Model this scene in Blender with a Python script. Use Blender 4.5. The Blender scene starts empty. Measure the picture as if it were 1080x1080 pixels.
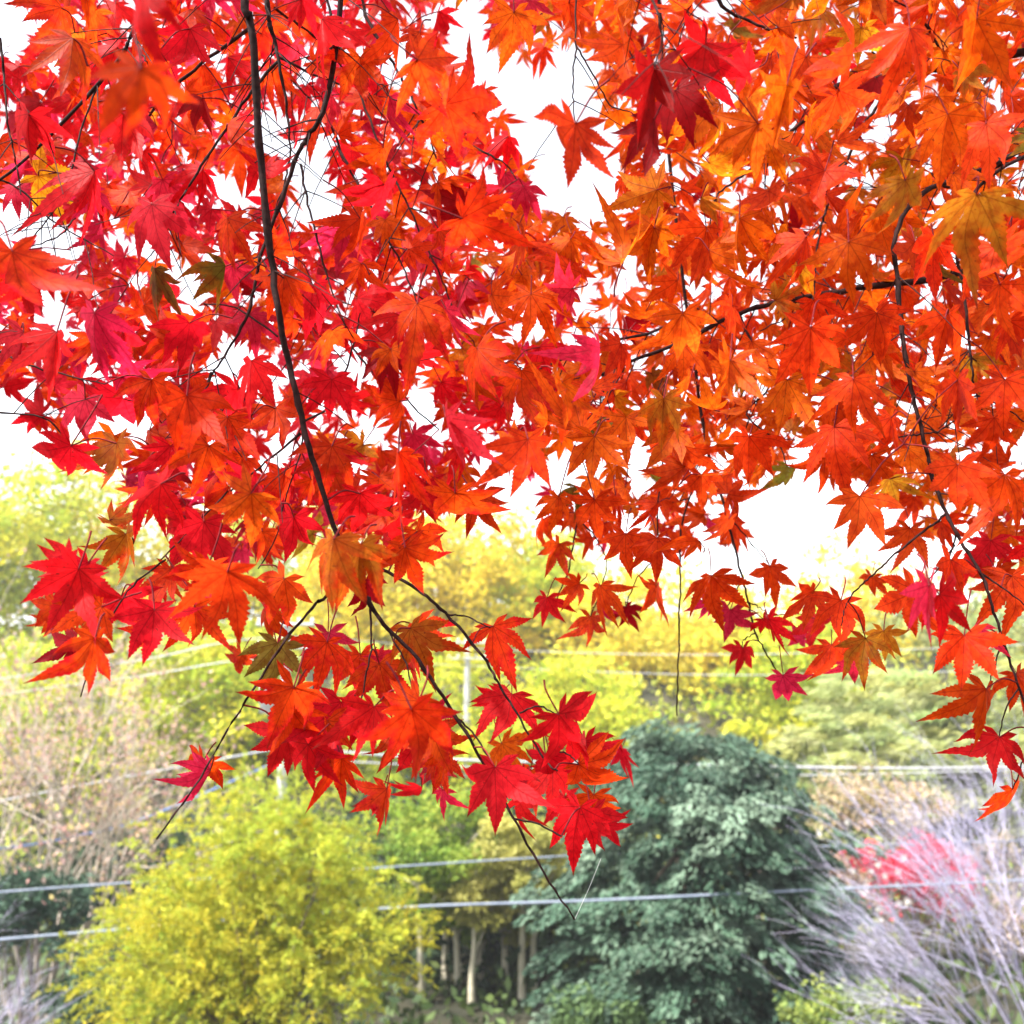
import bpy, math, random
import numpy as np
from mathutils import Vector

SEED = 11
rng = np.random.default_rng(SEED)
random.seed(SEED)
R = math.radians
scene = bpy.context.scene
COL = scene.collection

# ------------------------------------------------------------------ camera, sky, sun, exposure
CAM = np.array([0.0, 0.0, 1.6]); PITCH = R(8.0); FOV = R(55.0)
F = 540.0 / math.tan(FOV / 2)
cam_d = bpy.data.cameras.new("camera"); cam = bpy.data.objects.new("camera", cam_d); COL.objects.link(cam)
cam.location = CAM; cam.rotation_euler = (R(90) + PITCH, 0, 0)
cam_d.sensor_width = 36; cam_d.sensor_fit = 'HORIZONTAL'; cam_d.angle = FOV
cam_d.clip_start = 0.05; cam_d.clip_end = 3000
cam_d.dof.use_dof = True; cam_d.dof.focus_distance = 1.0; cam_d.dof.aperture_fstop = 7.5
scene.camera = cam

SUN_EL, SUN_AZ = R(56), R(-120)          # azimuth from +Y (ahead), negative = to the left
world = bpy.data.worlds.new("World"); scene.world = world; world.use_nodes = True
wn = world.node_tree.nodes; wl = world.node_tree.links
sky = wn.new('ShaderNodeTexSky'); sky.sky_type = 'NISHITA'; sky.sun_disc = False
sky.sun_elevation = SUN_EL; sky.sun_rotation = SUN_AZ; sky.dust_density = 1.0; sky.air_density = 1.0
hs = wn.new('ShaderNodeHueSaturation'); hs.inputs['Saturation'].default_value = 0.25
wl.new(sky.outputs[0], hs.inputs['Color']); wl.new(hs.outputs[0], wn['Background'].inputs['Color'])
wn['Background'].inputs['Strength'].default_value = 0.15
sun_d = bpy.data.lights.new("sun", 'SUN'); sun_d.energy = 4.2; sun_d.angle = R(3.0); sun_d.color = (1, .95, .87)
sun = bpy.data.objects.new("sun", sun_d); COL.objects.link(sun)
sd = Vector((math.sin(SUN_AZ) * math.cos(SUN_EL), math.cos(SUN_AZ) * math.cos(SUN_EL), math.sin(SUN_EL)))
sun.rotation_euler = sd.to_track_quat('Z', 'Y').to_euler(); sun.location = (0, 0, 30)
scene.view_settings.view_transform = 'Standard'; scene.view_settings.look = 'None'
scene.view_settings.exposure = 1.74; scene.view_settings.gamma = 1.0
cy = scene.cycles
cy.max_bounces = 10; cy.diffuse_bounces = 6; cy.transmission_bounces = 8; cy.transparent_max_bounces = 8
cy.use_denoising = True; cy.caustics_reflective = False; cy.caustics_refractive = False

FWD = np.array([0, math.cos(PITCH), math.sin(PITCH)]); UP = np.array([0, -math.sin(PITCH), math.cos(PITCH)]); RIGHT = np.array([1.0, 0, 0])
def at(px, py, d):
    px, py, d = np.broadcast_arrays(np.asarray(px, float), np.asarray(py, float), np.asarray(d, float))
    return CAM + ((px - 540) / F * d)[..., None] * RIGHT + ((540 - py) / F * d)[..., None] * UP + d[..., None] * FWD
def unit(v):
    v = np.asarray(v, float); return v / np.maximum(np.linalg.norm(v, axis=-1, keepdims=True), 1e-9)

# ------------------------------------------------------------------ materials
def node_mat(name):
    m = bpy.data.materials.new(name); m.use_nodes = True
    nt = m.node_tree; nt.nodes.clear()
    out = nt.nodes.new('ShaderNodeOutputMaterial')
    return m, nt, out
def math_node(nt, op, a, b=None, c=None, clamp=False):
    n = nt.nodes.new('ShaderNodeMath'); n.operation = op; n.use_clamp = clamp
    for i, v in enumerate((a, b, c)):
        if v is None: continue
        if isinstance(v, (int, float)): n.inputs[i].default_value = v
        else: nt.links.new(v, n.inputs[i])
    return n.outputs[0]
def mixc(nt, fac, a, b, mode='MIX'):
    n = nt.nodes.new('ShaderNodeMix'); n.data_type = 'RGBA'; n.blend_type = mode
    for sock, v in ((n.inputs[0], fac), (n.inputs[6], a), (n.inputs[7], b)):
        if isinstance(v, (int, float)): sock.default_value = v
        elif isinstance(v, tuple): sock.default_value = (*v[:3], 1)
        else: nt.links.new(v, sock)
    return n.outputs[2]
def leafy(nt, out, col, trans=0.5, rough=0.5, spec=0.4, tcol=None):
    p = nt.nodes.new('ShaderNodeBsdfPrincipled'); p.inputs['Roughness'].default_value = rough
    p.inputs['Specular IOR Level'].default_value = spec
    t = nt.nodes.new('ShaderNodeBsdfTranslucent'); mx = nt.nodes.new('ShaderNodeMixShader'); mx.inputs[0].default_value = trans
    nt.links.new(col, p.inputs['Base Color']); nt.links.new(tcol or col, t.inputs['Color'])
    nt.links.new(p.outputs[0], mx.inputs[1]); nt.links.new(t.outputs[0], mx.inputs[2]); nt.links.new(mx.outputs[0], out.inputs[0])
    return p

def make_maple_leaf_mat():
    m, nt, out = node_mat("maple_leaf")
    at_ = nt.nodes.new('ShaderNodeAttribute'); at_.attribute_name = 'leaf_color'
    tp = nt.nodes.new('ShaderNodeAttribute'); tp.attribute_name = 'tip_color'
    uv = nt.nodes.new('ShaderNodeUVMap'); sp = nt.nodes.new('ShaderNodeSeparateXYZ'); nt.links.new(uv.outputs[0], sp.inputs[0])
    s, v = sp.outputs[0], sp.outputs[1]
    av = math_node(nt, 'ABSOLUTE', math_node(nt, 'SUBTRACT', v, 0.5))
    geo = nt.nodes.new('ShaderNodeNewGeometry')
    no = nt.nodes.new('ShaderNodeTexNoise'); no.inputs['Scale'].default_value = 55; no.inputs['Detail'].default_value = 4; no.inputs['Roughness'].default_value = .65
    nt.links.new(geo.outputs['Position'], no.inputs['Vector'])
    # tips and margins turn to the tip colour
    edge = math_node(nt, 'MULTIPLY', av, 3.2)
    tipf = math_node(nt, 'ADD', math_node(nt, 'MULTIPLY', math_node(nt, 'POWER', s, 2.0), .75), edge)
    tipf = math_node(nt, 'ADD', tipf, math_node(nt, 'MULTIPLY', math_node(nt, 'SUBTRACT', no.outputs[0], .5), 2.4))
    tipf = math_node(nt, 'MULTIPLY', math_node(nt, 'SUBTRACT', tipf, .30), 1.5, clamp=True)
    col = mixc(nt, tipf, at_.outputs['Color'], tp.outputs['Color'])
    # midrib and side veins
    wid = math_node(nt, 'MULTIPLY_ADD', s, -0.0085, 0.0140)
    mid = math_node(nt, 'SUBTRACT', 1.0, math_node(nt, 'DIVIDE', av, wid), clamp=True)
    ph = math_node(nt, 'FRACT', math_node(nt, 'MULTIPLY', math_node(nt, 'SUBTRACT', s, math_node(nt, 'MULTIPLY', av, 1.35)), 9.0))
    sv = math_node(nt, 'SUBTRACT', 1.0, math_node(nt, 'DIVIDE', math_node(nt, 'ABSOLUTE', math_node(nt, 'SUBTRACT', ph, .5)), .07), clamp=True)
    vein = math_node(nt, 'MAXIMUM', math_node(nt, 'MULTIPLY', mid, .8), math_node(nt, 'MULTIPLY', sv, .55))
    dark = mixc(nt, 1.0, col, (.33, .22, .25), 'MULTIPLY')
    col = mixc(nt, vein, col, dark)
    dry = math_node(nt, 'MULTIPLY', math_node(nt, 'SUBTRACT', math_node(nt, 'ADD', s, math_node(nt, 'MULTIPLY', no.outputs[0], .30)), 1.04), 9, clamp=True)
    col = mixc(nt, math_node(nt, 'MULTIPLY', dry, .8), col, (.13, .03, .018))
    # blotches inside the blade
    n2 = nt.nodes.new('ShaderNodeTexNoise'); n2.inputs['Scale'].default_value = 150; n2.inputs['Detail'].default_value = 3
    nt.links.new(geo.outputs['Position'], n2.inputs['Vector'])
    bl = math_node(nt, 'MULTIPLY', math_node(nt, 'SUBTRACT', n2.outputs[0], .44), 6, clamp=True)
    blc = nt.nodes.new('ShaderNodeMix'); blc.data_type = 'RGBA'; blc.blend_type = 'MULTIPLY'; blc.inputs[7].default_value = (.80, .58, .70, 1)
    nt.links.new(bl, blc.inputs[0]); nt.links.new(col, blc.inputs[6]); col = blc.outputs[2]
    # a few larger brown patches
    n3 = nt.nodes.new('ShaderNodeTexNoise'); n3.inputs['Scale'].default_value = 95; n3.inputs['Detail'].default_value = 5; n3.inputs['Roughness'].default_value = .7
    nt.links.new(geo.outputs['Position'], n3.inputs['Vector'])
    col = mixc(nt, math_node(nt, 'MULTIPLY', math_node(nt, 'SUBTRACT', n3.outputs[0], .655), 9, clamp=True), col, (.20, .035, .012))
    # scattered dark spots
    vo = nt.nodes.new('ShaderNodeTexNoise'); vo.inputs['Scale'].default_value = 330; vo.inputs['Detail'].default_value = 1
    nt.links.new(geo.outputs['Position'], vo.inputs['Vector'])
    spot = math_node(nt, 'MULTIPLY', math_node(nt, 'SUBTRACT', vo.outputs[0], .69), 12, clamp=True)
    col = mixc(nt, math_node(nt, 'MULTIPLY', spot, .7), col, (.10, .012, .008))
    p = leafy(nt, out, col, .66, .5, .10)
    bp = nt.nodes.new('ShaderNodeBump'); bp.inputs['Strength'].default_value = .35; bp.inputs['Distance'].default_value = .001
    nt.links.new(math_node(nt, 'ADD', vein, no.outputs[0]), bp.inputs['Height']); nt.links.new(bp.outputs[0], p.inputs['Normal'])
    return m
def make_foliage_mat(name, trans=.45, rough=.55, spec=.35):
    m, nt, out = node_mat(name)
    a = nt.nodes.new('ShaderNodeAttribute'); a.attribute_name = 'leaf_color'
    leafy(nt, out, a.outputs['Color'], trans, rough, spec)
    return m
def make_bark_mat(name, c1, c2, scale=30, rough=.8, spec=.4):
    m, nt, out = node_mat(name)
    g = nt.nodes.new('ShaderNodeNewGeometry')
    n = nt.nodes.new('ShaderNodeTexNoise'); n.inputs['Scale'].default_value = scale; n.inputs['Detail'].default_value = 5
    nt.links.new(g.outputs['Position'], n.inputs['Vector'])
    f = math_node(nt, 'MULTIPLY', math_node(nt, 'SUBTRACT', n.outputs[0], .35), 3, clamp=True)
    c = mixc(nt, f, c1, c2)
    p = nt.nodes.new('ShaderNodeBsdfPrincipled'); p.inputs['Roughness'].default_value = rough; p.inputs['Specular IOR Level'].default_value = spec
    nt.links.new(c, p.inputs['Base Color']); nt.links.new(p.outputs[0], out.inputs[0])
    bp = nt.nodes.new('ShaderNodeBump'); bp.inputs['Strength'].default_value = .4; bp.inputs['Distance'].default_value = .3 / scale
    nt.links.new(n.outputs[0], bp.inputs['Height']); nt.links.new(bp.outputs[0], p.inputs['Normal'])
    return m
M = {
    'maple_leaf': make_maple_leaf_mat(),
    'maple_bark': make_bark_mat('maple_bark', (.012, .005, .005), (.034, .013, .012), 160, .8, .12),
    'petiole': make_bark_mat('petiole', (.10, .010, .014), (.20, .02, .022), 200, .8, .1),
    'foliage': make_foliage_mat('foliage', .5, .6, .2),
    'waxy_foliage': make_foliage_mat('waxy_foliage', .22, .6, .25),
    'brown_bark': make_bark_mat('brown_bark', (.10, .075, .055), (.22, .17, .13), 8),
    'pale_bark': make_bark_mat('pale_bark', (.42, .35, .29), (.62, .54, .45), 9),
    'grey_bark': make_bark_mat('grey_bark', (.41, .38, .52), (.56, .53, .69), 9),
    'bamboo_stem': make_bark_mat('bamboo_stem', (.46, .42, .30), (.62, .57, .44), 4),
    'concrete': make_bark_mat('concrete', (.42, .42, .42), (.52, .52, .51), 6),
    'steel': make_bark_mat('steel', (.40, .42, .45), (.52, .54, .57), 5, .4),
    'porcelain': make_bark_mat('porcelain', (.70, .70, .68), (.78, .78, .76), 5, .3),
    'pale_cable': make_bark_mat('pale_cable', (.50, .50, .54), (.60, .60, .64), 3, .35),
    'blue_cable': make_bark_mat('blue_cable', (.14, .22, .50), (.20, .30, .60), 3, .4),
    'slate_cable': make_bark_mat('slate_cable', (.22, .26, .34), (.32, .36, .44), 3, .35),
    'silk': make_bark_mat('silk', (.75, .75, .75), (.85, .85, .85), 50, .3),
    'ground': make_bark_mat('ground', (.018, .020, .010), (.050, .044, .024), .9, .95),
}

# ------------------------------------------------------------------ mesh builder
def world_loc(o):
    v = Vector((0, 0, 0))
    while o is not None: v += o.location; o = o.parent
    return v
class MB:
    def __init__(self): self.v = []; self.f = []; self.c = []; self.t = []; self.uv = []; self.mi = []; self.n = 0
    def add(self, v, f, col=(.5, .5, .5), tip=None, uv=None, mi=0):
        v = np.asarray(v, float).reshape(-1, 3); f = np.asarray(f, int).reshape(-1, 4)
        k = len(v)
        self.v.append(v); self.f.append(f + self.n); self.n += k
        c = np.broadcast_to(np.asarray(col, float), (k, 3)); self.c.append(c)
        self.t.append(c if tip is None else np.broadcast_to(np.asarray(tip, float), (k, 3)))
        self.uv.append(np.zeros((k, 2)) if uv is None else uv)
        self.mi.append(np.full(len(f), mi, int))
    def build(self, name, mats, parent=None, origin=None, smooth=True):
        v = np.concatenate(self.v); f = np.concatenate(self.f)
        if origin is not None: v = v - np.asarray(origin)
        me = bpy.data.meshes.new(name)
        me.vertices.add(len(v)); me.vertices.foreach_set('co', v.ravel().astype(np.float32))
        me.loops.add(f.size); me.loops.foreach_set('vertex_index', f.ravel().astype(np.int32))
        me.polygons.add(len(f)); me.polygons.foreach_set('loop_start', np.arange(0, f.size, 4, dtype=np.int32))
        me.polygons.foreach_set('material_index', np.concatenate(self.mi).astype(np.int32))
        me.polygons.foreach_set('use_smooth', np.full(len(f), smooth))
        for nm, arr in (('leaf_color', self.c), ('tip_color', self.t)):
            a = me.attributes.new(nm, 'FLOAT_COLOR', 'POINT')
            cc = np.concatenate(arr); cc = np.concatenate([cc, np.ones((len(cc), 1))], 1)
            a.data.foreach_set('color', cc.ravel().astype(np.float32))
        ul = me.uv_layers.new(name='UVMap'); uvs = np.concatenate(self.uv)[f.ravel()]
        ul.data.foreach_set('uv', uvs.ravel().astype(np.float32))
        for mm in (mats if isinstance(mats, (list, tuple)) else [mats]): me.materials.append(mm)
        me.update(calc_edges=True); me.validate()
        o = bpy.data.objects.new(name, me); COL.objects.link(o)
        if parent is not None: o.parent = parent
        if origin is not None:
            o.location = Vector(origin) - world_loc(parent)
        elif parent is not None:
            o.location = -world_loc(parent)
        return o
def smooth_path(p, n=5):
    p = np.asarray(p, float)
    if len(p) < 3 or n < 2: return p
    q = np.vstack([2 * p[0] - p[1], p, 2 * p[-1] - p[-2]]); out = []
    for i in range(1, len(q) - 2):
        for t in np.linspace(0, 1, n, endpoint=False):
            a, b, c, d = q[i - 1], q[i], q[i + 1], q[i + 2]
            out.append(.5 * (2 * b + (c - a) * t + (2 * a - 5 * b + 4 * c - d) * t * t + (3 * b - 3 * c + d - a) * t ** 3))
    out.append(p[-1]); return np.array(out)
def tube(mb, pts, rad, sides=6, mi=0, col=(.5, .5, .5)):
    p = np.asarray(pts, float); n = len(p); rad = np.broadcast_to(np.asarray(rad, float), (n,))
    t = unit(np.gradient(p, axis=0))
    ref = np.array([.31, .17, .93]) if abs(t[:, 2]).mean() < .8 else np.array([.9, .35, .2])
    b = unit(np.cross(t, ref)); c = np.cross(t, b)
    a = np.linspace(0, 2 * math.pi, sides, endpoint=False)
    ring = p[:, None] + rad[:, None, None] * (np.cos(a)[None, :, None] * b[:, None] + np.sin(a)[None, :, None] * c[:, None])
    i = np.arange(n - 1)[:, None] * sides; j = np.arange(sides)[None]; k = (j + 1) % sides
    f = np.stack([i + j, i + k, i + sides + k, i + sides + j], -1).reshape(-1, 4)
    mb.add(ring.reshape(-1, 3), f, col=col, mi=mi)
def empty(name, loc):
    o = bpy.data.objects.new(name, None); COL.objects.link(o); o.location = Vector(np.asarray(loc, float)); o.empty_display_size = .1
    return o
def tag(o, label=None, cat=None, group=None, kind=None):
    for k, v in (('label', label), ('category', cat), ('group', group), ('kind', kind)):
        if v: o[k] = v
    return o

# ------------------------------------------------------------------ ground
def ground_z(x, y):
    x = np.asarray(x, float); y = np.asarray(y, float)
    st = lambda a, b, v: (lambda t: t * t * (3 - 2 * t))(np.clip((v - a) / (b - a), 0, 1))
    z = -7.0 * st(3.5, 12, y) + 9.0 * st(33, 68, y) + 2.0 * st(70, 120, y)
    return z + .25 * np.sin(x * .31 + y * .17) * st(6, 14, y) + .6 * np.sin(x * .07 + 1.3) * st(30, 60, y)
def build_ground():
    xs = np.concatenate([np.linspace(-280, -90, 6), np.linspace(-80, 80, 81), np.linspace(90, 280, 6)])
    ys = np.concatenate([np.linspace(-90, -30, 4), np.linspace(-20, 140, 81), np.linspace(150, 330, 8)])
    X, Y = np.meshgrid(xs, ys); Z = ground_z(X, Y)
    v = np.stack([X, Y, Z], -1).reshape(-1, 3); nx = len(xs)
    i = (np.arange(len(ys) - 1)[:, None] * nx + np.arange(nx - 1)[None]).ravel()
    mb = MB(); mb.add(v, np.stack([i, i + 1, i + nx + 1, i + nx], -1)); o = mb.build('ground', M['ground']); o['kind'] = 'structure'
build_ground()

# ------------------------------------------------------------------ thin volume added to wash out the background like lens glare
def build_glare_veil():
    m = bpy.data.materials.new('glare_veil'); m.use_nodes = True; nt = m.node_tree; nt.nodes.clear()
    out = nt.nodes.new('ShaderNodeOutputMaterial'); v = nt.nodes.new('ShaderNodeVolumePrincipled')
    v.inputs['Color'].default_value = (.93, .94, .97, 1); v.inputs['Density'].default_value = GLARE_VEIL; v.inputs['Anisotropy'].default_value = .2
    nt.links.new(v.outputs[0], out.inputs['Volume'])
    x0, x1, y0, y1, z0, z1 = -300, 300, -110, 350, -9.5, 19.0
    c = np.array([[x, y, z] for z in (z0, z1) for y in (y0, y1) for x in (x0, x1)], float)
    mb = MB(); mb.add(c, [[0, 2, 3, 1], [4, 5, 7, 6], [0, 1, 5, 4], [2, 6, 7, 3], [0, 4, 6, 2], [1, 3, 7, 5]])
    o = mb.build('glare_veil', m, smooth=False); o['kind'] = 'stuff'
GLARE_VEIL = .0009
build_glare_veil()

# ------------------------------------------------------------------ background trees
def jitter_col(cols, n, var=.18):
    cols = np.asarray(cols, float); k = rng.integers(0, len(cols), n)
    j = rng.integers(0, len(cols), n); t = rng.random((n, 1))
    c = cols[k] * t + cols[j] * (1 - t)
    return np.clip(c * (1 + rng.normal(0, var, (n, 1))), .003, .9)
def cards(mb, p, axis, size, aspect, col, spread=.6, norm=None):
    """small diamond leaves at p, long axis near axis"""
    p = np.asarray(p, float); n = len(p)
    a = unit(np.broadcast_to(axis, (n, 3)) + rng.normal(0, spread, (n, 3)))
    r = rng.normal(0, 1, (n, 3)) if norm is None else np.broadcast_to(norm, (n, 3)) + rng.normal(0, .5, (n, 3))
    b = unit(np.cross(a, r)); nn = np.cross(a, b)
    s = (np.broadcast_to(size, (n,)) * rng.uniform(.6, 1.35, n))[:, None]
    v = np.stack([p - a * s * .5, p + b * s * aspect * .5 + nn * s * .08, p + a * s * .5, p - b * s * aspect * .5 + nn * s * .08], 1)
    f = np.arange(4 * n).reshape(n, 4)
    mb.add(v.reshape(-1, 3), f, col=np.repeat(col, 4, 0))
def clumpy_crown(mb, centre, rad, n_clump, n_leaf, size, aspect, cols, axis=(0, 0, -.4), clump=.33, flat=.7, spread=.9, var=.16, top_bias=0.0):
    """leaves in clumps spread through an ellipsoid; gaps stay between the clumps; returns clump centres"""
    centre = np.asarray(centre, float); rad = np.asarray(rad, float)
    d = unit(rng.normal(0, 1, (n_clump, 3)) + np.array([0, 0, top_bias])); q = rng.random(n_clump) ** .45
    cc = centre + d * q[:, None] * rad * (1 + rng.normal(0, .10, (n_clump, 1)))
    cr = clump * rad.mean() * rng.uniform(.55, 1.3, n_clump)
    tint = jitter_col(cols, n_clump, .22)
    per = max(1, n_leaf // n_clump)
    for c, r, tc in zip(cc, cr, tint):
        dd = unit(rng.normal(0, 1, (per, 3))) * (rng.random(per) ** .5)[:, None] * r * np.array([1, 1, flat])
        ax = np.asarray(axis, float) + unit(dd) * .7
        col = np.clip(tc * .6 + jitter_col(cols, per, var) * .4, .003, .9)
        cards(mb, c + dd, ax, size, aspect, col, spread)
    return cc
def trunk_and_limbs(mb, base, top, r0, targets, sides=7, mi=0, limb_r=.35, sway=.15):
    base = np.asarray(base, float); top = np.asarray(top, float)
    k = np.linspace(0, 1, 6)[:, None]; p = base + (top - base) * k + rng.normal(0, sway, (6, 3)) * np.array([1, 1, 0]) * np.sin(k * math.pi)
    p = smooth_path(p, 3); tube(mb, p, np.linspace(r0, r0 * .25, len(p)), sides, mi)
    for t in targets:
        j = int(np.clip(rng.uniform(.35, .9), 0, 1) * (len(p) - 1)); a = p[j]; t = np.asarray(t, float)
        m = (a + t) / 2 + np.array([0, 0, .12 * np.linalg.norm(t - a)]) + rng.normal(0, .05, 3) * np.linalg.norm(t - a)
        q = smooth_path([a, m, t], 4); tube(mb, q, np.linspace(r0 * limb_r, r0 * .06, len(q)), 5, mi)
def px_tree(name, label, px, top, bottom, half_w, depth, cols, n_leaf, size, aspect=.5, n_clump=70, bark='brown_bark', group=None, mat='foliage', cat='tree', clump=.33, flat=.7, axis=(0, 0, -.4), trunk_r=.16, depth_scale=1.0, top_bias=0., spread=.9):
    c = at(px, (top + bottom) / 2, depth); rz = (bottom - top) / 2 / F * depth; rx = half_w / F * depth
    gz = float(ground_z(c[0], c[1])); gz = min(gz, c[2] - rz * .6)
    base = np.array([c[0] + rng.normal(0, .1), c[1], gz - .1]); o = empty(name, base)
    mb = MB(); cc = clumpy_crown(mb, c, (rx, rx * depth_scale, rz), n_clump, n_leaf, size, aspect, cols, axis, clump, flat, spread, top_bias=top_bias)
    tb = MB(); trunk_and_limbs(tb, base, c + np.array([0, 0, rz * .5]), trunk_r, cc[:26])
    tb.build('trunk', M[bark], o); mb.build('crown', M[mat], o)
    tag(o, label, cat, group); return o

YEL = [(.74, .57, .035), (.68, .58, .05), (.50, .50, .05), (.80, .60, .06)]
YGR = [(.46, .56, .045), (.62, .62, .05), (.30, .44, .04), (.72, .62, .045)]
PGR = [(.42, .48, .20), (.55, .56, .28), (.30, .40, .14), (.50, .48, .15)]
# the wooded slope across the valley
HILL = [  # px, top, bottom, half width, depth, palette, label
    (-60, 470, 720, 130, 58, YGR, 'tall yellow green tree at the far left edge of the wooded slope'),
    (60, 478, 730, 110, 62, YGR, 'yellow green tree on the slope, just right of the one at the left edge'),
    (170, 500, 760, 110, 66, YEL, 'yellow tree on the slope behind the lowest red leaves at left'),
    (235, 640, 860, 95, 46, YGR, 'bright lime tree standing behind the utility pole with the transformer'),
    (285, 500, 740, 110, 70, YGR, 'yellow green tree mostly hidden behind the red maple stem'),
    (395, 520, 760, 110, 64, YEL, 'yellow tree on the slope behind the forked red maple twigs'),
    (470, 535, 750, 105, 60, YEL, 'tall yellow tree showing below the gap between red and orange maple'),
    (560, 545, 745, 100, 66, YGR, 'rounded yellow green tree in the middle of the skyline'),
    (650, 600, 770, 100, 60, YEL, 'golden tree on the slope behind the small red leaves in the centre'),
    (745, 610, 790, 100, 57, YEL, 'golden yellow tree on the slope directly above the dark evergreen'),
    (840, 640, 830, 85, 50, YGR, 'lime yellow tree on the slope right of the dark evergreen top'),
    (905, 590, 780, 110, 68, YEL, 'pale golden tree under the sky gap at right'),
    (1000, 605, 790, 110, 64, PGR, 'pale tree on the skyline behind the drooping orange maple twig'),
    (1110, 590, 800, 120, 62, PGR, 'pale green tree at the far right edge of the slope'),
    (440, 690, 900, 120, 44, YGR, 'yellow green tree on the lower slope behind the lowest red leaf cluster'),
    (600, 690, 860, 110, 46, YGR, 'olive yellow tree on the lower slope left of the dark evergreen top'),
    (30, 650, 900, 120, 44, YGR, 'yellow tree behind the bare pinkish tree'),
]
for px, tp, bt, hw, dp, pal, lab in HILL:
    px_tree('hillside_tree', lab, px, tp, bt, hw, dp, pal, 11000, .34 * dp / 60 + .06, .6, 130, group='autumn trees on the far slope', clump=.30, trunk_r=.2, top_bias=.1)
# layered pale bamboo right
for k, (px, tp, bt, hw, dp, lab) in enumerate([
        (930, 700, 880, 110, 42, 'pale green bamboo clump with layered drooping sprays left of the right edge'),
        (1060, 690, 900, 110, 40, 'pale green layered bamboo clump behind the last red leaves at the right edge'),
        (900, 760, 900, 80, 38, 'low pale bamboo clump behind the tip of the bare grey tree')]):
    px_tree('bamboo_clump', lab, px, tp, bt, hw, dp, PGR, 15000, .50, .20, 130, bark='bamboo_stem', group='pale bamboo on the slope', cat='bamboo', clump=.26, flat=.30, axis=(-1.2, 0, -.35), spread=.35, trunk_r=.06)
# wood at the foot of the slope, inner shadow put into the leaf colour
SHADE_DK = [(.030, .055, .022), (.045, .075, .03), (.02, .04, .02)]
for px, tp, bt, hw, dp, lab in [
        (510, 850, 1240, 130, 28.5, 'dark backdrop evergreen behind the pale trunks in the middle'),
        (690, 800, 1150, 190, 36, 'dark evergreen tree hidden behind the big blue green evergreen'),
        (320, 850, 1150, 150, 33, 'dark evergreen tree behind the yellow feathery tree'),
        (90, 880, 1150, 160, 31, 'dark evergreen tree behind the pinkish bare tree'),
        (900, 880, 1150, 170, 36, 'dark evergreen tree behind the bare grey tree')]:
    px_tree('evergreen_tree', lab, px, tp, bt, hw, dp, SHADE_DK, 15000, .36, .55, 150, mat='waxy_foliage', group='dark evergreens at the foot of the slope', clump=.32)

# undergrowth covering the valley and slope
def undergrowth():
    mb = MB(); n = 42000; y = rng.uniform(9, 80, n) ; x = rng.uniform(-.75, .75, n) * (y + 8)
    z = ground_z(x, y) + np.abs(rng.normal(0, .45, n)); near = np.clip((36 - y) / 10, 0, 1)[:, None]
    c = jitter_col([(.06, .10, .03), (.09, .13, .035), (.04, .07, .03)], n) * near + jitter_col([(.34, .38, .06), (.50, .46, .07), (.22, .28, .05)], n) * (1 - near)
    cards(mb, np.stack([x, y, z], -1), (0, 0, 1), .18 + .006 * y, .5, c, .9); o = mb.build('undergrowth', M['waxy_foliage']); o['kind'] = 'stuff'
undergrowth()
# middle: green trees with round clumps on slim pale trunks
GRN = [(.20, .34, .045), (.30, .42, .05), (.44, .46, .07), (.14, .24, .04)]
OLV = [(.42, .40, .10), (.52, .48, .14), (.32, .33, .08)]
def slim_tree(label, x, top, half, depth, cols, trunk_px, cat='tree'):
    c = at(x, top + half * 1.1, depth); r = half / F * depth; gz = -7.0
    base = np.array([at(trunk_px, 1080, depth)[0], c[1], gz]); c[0] = c[0] * .3 + base[0] * .7; o = empty('slim_tree', base)
    mb = MB(); cc = clumpy_crown(mb, c, (r, r * .8, r * 1.15), 26, 4200, .17, .5, cols, clump=.40, flat=.62, axis=(0, 0, -.6))
    mb.build('crown', M['foliage'], o)
    tb = MB(); trunk_and_limbs(tb, base, c + np.array([0, 0, r * .4]), .10, cc[:12], sway=.02); tb.build('trunk', M['bamboo_stem'], o)
    tag(o, label, cat, 'slim trunked trees in the middle'); return o
slim_tree('slim green tree with round leaf clumps nearest the yellow feathery tree', 430, 835, 62, 25.0, GRN, 446)
slim_tree('slim green tree behind the leftmost two pale trunks', 480, 828, 58, 26.5, GRN, 470)
slim_tree('slim green tree with trunk third from left among the pale trunks', 462, 890, 44, 25.6, GRN, 484)
slim_tree('slim tree with bright yellowish trunk under green clumps', 512, 885, 44, 24.6, OLV, 498)
slim_tree('slim olive tree hanging behind the bare tip of the red maple branch', 552, 850, 52, 25.0, OLV, 550)
slim_tree('slim olive tree with brownish trunk left of the blue green evergreen', 535, 915, 36, 25.8, OLV, 532)

for lab, x, top, half, dep in [('slim green tree whose pale trunk stands far back between the others', 456, 880, 40, 27.4), ('slim green tree with the thinnest pale trunk in the dark grove', 490, 872, 38, 27.0),
                          ('slim green tree with pale trunk next to the yellowish trunk', 507, 930, 30, 26.2), ('slim green tree with pale trunk nearest the blue green evergreen', 562, 905, 34, 25.4)]:
    slim_tree(lab, x, top, half, dep, GRN, x)
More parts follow.
